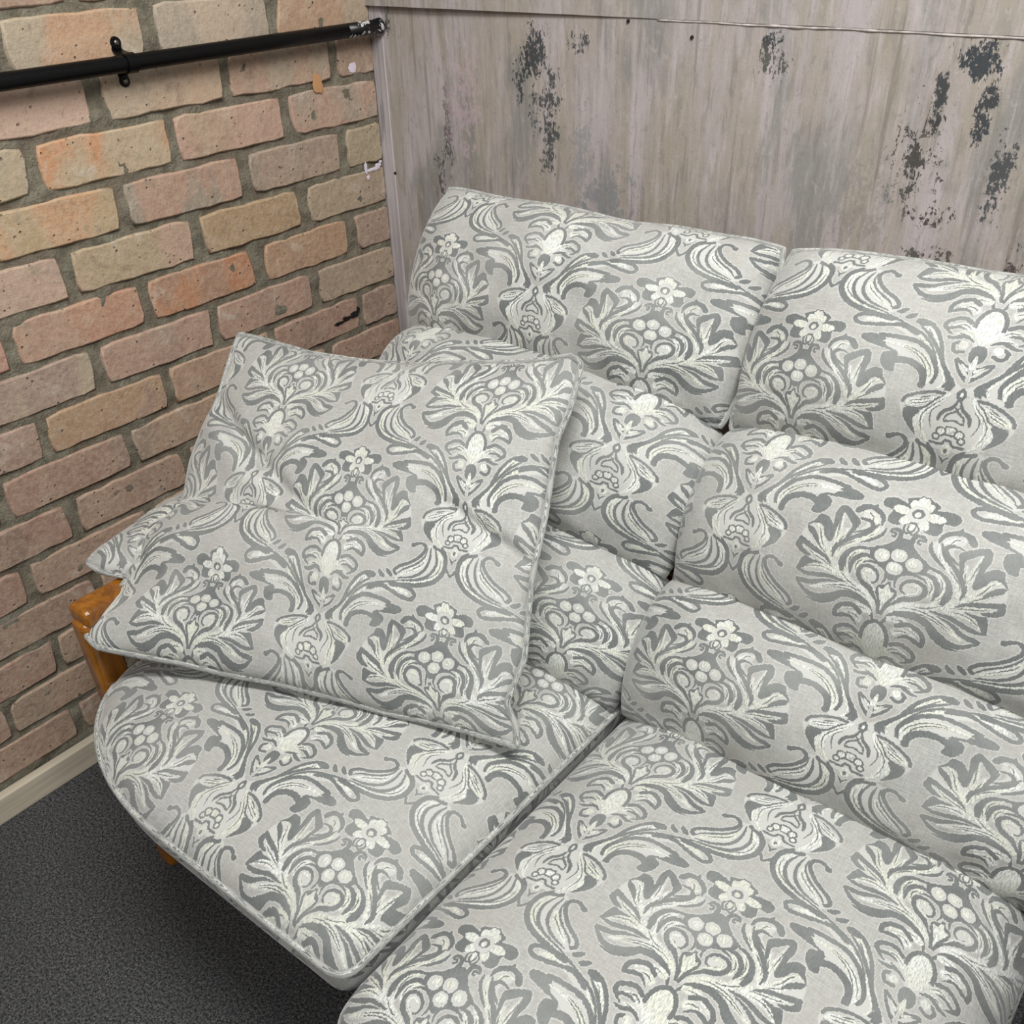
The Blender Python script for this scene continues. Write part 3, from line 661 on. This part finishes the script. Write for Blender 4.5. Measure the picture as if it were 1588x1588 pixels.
# ------------------------------------------------------------------ seat cushions
def seat(name, x0, x1, y0, y1, rads, hb, he, hc, uvo, label, seed, pipe_h=None, pw=(2.6, .62)):
    """rads: corner radii front-left, front-right, back-right, back-left"""
    cs = [(x0, y0, rads[0], math.pi, 1.5*math.pi), (x1, y0, rads[1], 1.5*math.pi, 2*math.pi), (x1, y1, rads[2], 0, .5*math.pi), (x0, y1, rads[3], .5*math.pi, math.pi)]
    pts = []
    for (x, y, r, a0, a1) in cs:
        rx, ry = r if hasattr(r, '__len__') else (r, r)
        cx = x+(rx if x == x0 else -rx); cy = y+(ry if y == y0 else -ry)
        for a in np.linspace(a0, a1, 20): pts.append((cx+rx*math.cos(a), cy+ry*math.sin(a)))
    pts.append(pts[0]); O = resample(pts, 241)[:-1]
    cen = np.array([(x0+x1)/2, (y0+y1)/2]); m = len(O)
    rings = []
    prof = [(.60, hb), (.93, hb), (.975, hb+.006), (.993, hb+.018), (1.002, (hb+he)/2+.005), (1.002, he-.012), (1.0, he)]
    for k in range(1, 30):
        r = 1-(k/30)**1.0; prof.append((r, he+(hc-he)*(1-r**pw[0])**pw[1]))
    V = []; UV = []
    for (r, h) in prof:
        for q in O:
            d = q-cen; L = np.linalg.norm(d); ins = (1-r)
            p = cen+d*r
            z = h
            if h > he-.03: z += .0045*(1 if h > he else .4)*noise.noise(Vector((p[0]*8+seed, p[1]*8, 1.7)))
            V.append((p[0], p[1], z)); drop = max(0, he-h)
            UV.append(((p[0]+d[0]/L*drop)/TW+uvo[0], (p[1]+d[1]/L*drop)/TH+uvo[1]))
    F = []
    for k in range(len(prof)-1):
        for j in range(m): F.append((k*m+j, k*m+(j+1) % m, (k+1)*m+(j+1) % m, (k+1)*m+j))
    V.append((cen[0], cen[1], hc)); UV.append((cen[0]/TW+uvo[0], cen[1]/TH+uvo[1])); l = len(V)-1; k = len(prof)-1
    for j in range(m): F.append((k*m+j, k*m+(j+1) % m, l))
    F.append(tuple(range(m))[::-1])
    root = empty(name, (cen[0], cen[1], hb)); bpy.context.view_layer.update(); tag(root, label, 'cushion', 'seat cushions of the sofa')
    child(mesh_obj('cover', V, F, CLOTH, None, UV), root)
    for ph in (pipe_h or [he]):
        lp = np.array([(cen[0]+(q[0]-cen[0])*1.003, cen[1]+(q[1]-cen[1])*1.003, ph+.002*noise.noise(Vector((q[0]*9, q[1]*9, 4)))) for q in O])
        child(piping(None, lp, .0045), root)
    return root
seat('seat_cushion', .338, .953, -1.100, -.48, ((.29, .17), .022, .05, .05), .346, .400, .462, (0.549, 0.788),
     'left seat cushion with rounded front corner, partly under the two loose cushions', 2, None, (3.4, .6))
seat('seat_cushion', .961, 1.506, -1.150, -.48, ((.055, .05), .06, .05, .05), .328, .378, .468, (0.999, 0.874),
     'right seat cushion, bare and nearest the camera', 5, [.350], (2.9, .58))


# ------------------------------------------------------------------ back cushions in three stitched sections
def uvlin(w, h, u0, v0, rot=0):
    c, s_ = math.cos(rot), math.sin(rot)
    def f(s, t):
        x, y = s*w, (1-t)*h
        return ((x*c-y*s_)/TW+u0, (x*s_+y*c)/TH+v0)
    return f
def back_cushion(x0, x1, secs, label, seed):
    root = empty('back_cushion', ((x0+x1)/2, -.5, .40)); bpy.context.view_layer.update(); tag(root, label, 'cushion', 'back cushions of the sofa')
    for (nm, (ya, ha), (yb, hb), fr, bk, da, db, uv0, ex, ey, cr) in secs:
        xa0, xa1, xb0, xb1 = x0+da[0], x1+da[1], x0+db[0], x1+db[1]
        A, B, Cc, D_ = (xa0, ya, ha+da[2]), (xa1, ya, ha+da[3]), (xb1, yb, hb+db[3]), (xb0, yb, hb+db[2])
        drp = lambda a, e: a-np.outer(np.abs(np.linspace(-1, 1, len(a)))**5, e)
        dd = np.array([0, .35, 1.0])*cr
        top_ = drp(arc(A, B, (0, 0, da[4]), 41), dd); bot_ = arc(D_, Cc, (0, 0, db[4]), 41)
        top_ += np.array([[0, 0, .004*noise.noise(Vector((q[0]*9, seed, 2.0)))] for q in top_])
        edges = (top_, arc(top_[-1], Cc, (.012, 0, 0)), bot_, arc(top_[0], D_, (-.012, 0, 0)))
        w_ = x1-x0; h_ = math.hypot(ya-yb, ha-hb)+.05
        o, P = pillow(nm, edges, fr, bk, uvlin(w_, h_, *uv0), CLOTH, None, 64, ex, ey, .013, seed)
        child(o, root); seed += 3
        if nm == 'upper_section': piping(o, rim(edges, 40), .0042)
    ce = (arc((x0+.03, -.22, .925), (x1-.03, -.22, .925), (0, 0, 0)), arc((x1-.03, -.22, .925), (x1-.02, -.56, .415), (0, 0, 0)), arc((x0+.02, -.56, .415), (x1-.02, -.56, .415), (0, 0, 0)), arc((x0+.03, -.22, .925), (x0+.02, -.56, .415), (0, 0, 0)))
    child(pillow('inner_pad', ce, .055, .05, uvlin(x1-x0, .6, .2, .1), CLOTH, None, 30, .25, .25, 0, 0)[0], root)
    return root
def secs(o, lift=0, bow=.006, dr=0):
    return [
 ('upper_section', (-.245, .940), (-.365, .738), .085, .07, (0, 0, 0, 0, bow), (.0, .0, 0, 0, -.01), o[0], .36, .50, .007),
 ('middle_section', (-.345, .748), (-.488, .566), .108, .09, (-.005, .004, lift*.4, -dr, .016), (0, .004, lift, 0, -.014), o[1], .38, .50, .020),
 ('lower_section', (-.468, .576), (-.600, .412), .100, .08, (-.005, .004, lift, -.01, .012), (0, .004, 0, 0, -.0), o[2], .38, .48, .012)]
back_cushion(.395, .952, secs(((0.743, 0.878), (0.72, 0.293), (0.661, 0.827)), .03, -.007, .010), 'left back cushion, plump and sagging, behind the loose cushions', 11)
back_cushion(.966, 1.505, secs(((0.741, 0.9), (0.222, 0.811), (0.646, 0.837))), 'right back cushion, fully in view against the painted panel', 31)


def rquad(Q, r, bows):
    Q = [np.asarray(q, float) for q in Q]; K = []
    u = lambda a, b: (b-a)/np.linalg.norm(b-a)
    for i in range(4): K.append(Q[i]+.29*r*(u(Q[i], Q[i-1])+u(Q[i], Q[(i+1) % 4])))
    def edge(i, j, bow):
        a, b = Q[i]+r*u(Q[i], Q[j]), Q[j]+r*u(Q[j], Q[i])
        return spl([K[i], Q[i]*.25+a*.75+(K[i]-Q[i])*.25, a+u(Q[i], Q[j])*r*.6]+[p for p in arc(a, b, bow, 7)[2:5]]+[b+u(Q[j], Q[i])*r*.6, Q[j]*.25+b*.75+(K[j]-Q[j])*.25, K[j]], 6)
    return (edge(0, 1, bows[0]), edge(1, 2, bows[1]), edge(3, 2, bows[2]), edge(0, 3, bows[3]))
# ------------------------------------------------------------------ loose scatter cushions
def scatter(edges, fr, bk, uvfn, label, seed, fold=None, wr=.006, ex=.55):
    c = np.mean([np.mean(np.asarray(e), 0) for e in edges], 0)
    root = empty('scatter_cushion', (c[0], c[1], min(np.asarray(e)[:, 2].min() for e in edges))); bpy.context.view_layer.update()
    tag(root, label, 'cushion', 'loose scatter cushions')
    o, P = pillow('cover', edges, fr, bk, uvfn, CLOTH, None, 90, ex, ex, wr, seed, fold)
    child(o, root); child(piping(None, rim(edges, 70), .0045, off=(.3, .1)), root); return root
E_T = [(.22,-.558,.763),(.254,-.551,.762),(.354,-.536,.756),(.448,-.52,.76),(.537,-.505,.77),(.622,-.49,.788),(.703,-.479,.804),(.752,-.472,.817),(.784,-.468,.828),(.801,-.47,.824)]
E_R = [(.801,-.47,.824),(.807,-.485,.805),(.813,-.511,.777),(.815,-.541,.749),(.824,-.56,.725),(.834,-.583,.697),(.842,-.602,.674),(.85,-.626,.647),(.859,-.652,.617),(.874,-.68,.58),(.89,-.708,.544),(.893,-.733,.52),(.894,-.751,.503),(.914,-.758,.482),(.926,-.77,.462)]
E_B = [(.343,-.986,.497),(.365,-.987,.489),(.409,-.967,.486),(.489,-.931,.483),(.543,-.91,.479),(.612,-.88,.478),(.708,-.845,.473),(.76,-.828,.469),(.809,-.809,.469),(.858,-.791,.467),(.926,-.77,.462)]
E_L = spl([(0.22,-0.558,0.763),(0.233,-0.594,0.735),(0.253,-0.643,0.694),(0.264,-0.682,0.668),(0.28,-0.725,0.637),(0.294,-0.75,0.614),(0.306,-0.773,0.594),(0.307,-0.81,0.584),(0.309,-0.844,0.573),(0.32,-0.873,0.553),(0.329,-0.909,0.532),(0.331,-0.945,0.521),(0.336,-0.971,0.509),(0.343,-0.986,0.497)], 3)
fold = lambda s, t: (-.016*np.exp(-((t-.217-.66*s)/.024)**2)*np.clip((.58-s)*4, 0, 1)+.007*np.exp(-((t-.285-.66*s)/.05)**2)*np.clip((.58-s)*4, 0, 1) - .015*np.exp(-((t-.005-.54*s)/.022)**2)*np.clip((s-.70)*7, 0, 1)-.006*np.exp(-((t-.80+.15*s)/.05)**2)*np.clip((.5-s)*3, 0, 1))
scatter((E_T, E_R, E_B, E_L), .062, .05, uvlin(.62, .52, *(0.033, 0.458)), 'large loose cushion in front, leaning from the wooden arm across the seat', 41, fold)
Q = [(.240,-.56,.560),(.77,-.42,.59),(.80,-.62,.50),(.243,-.950,.548)]
scatter(rquad(Q, .075, [(0,0,0), (0,0,0), (-.01,-.02,-.01), (-.006,-.01,.0)]), .062, .045, uvlin(.55, .45, .3, .2), 'loose cushion tucked underneath the large one, its corner on the wooden arm', 53, None, .012, .45)
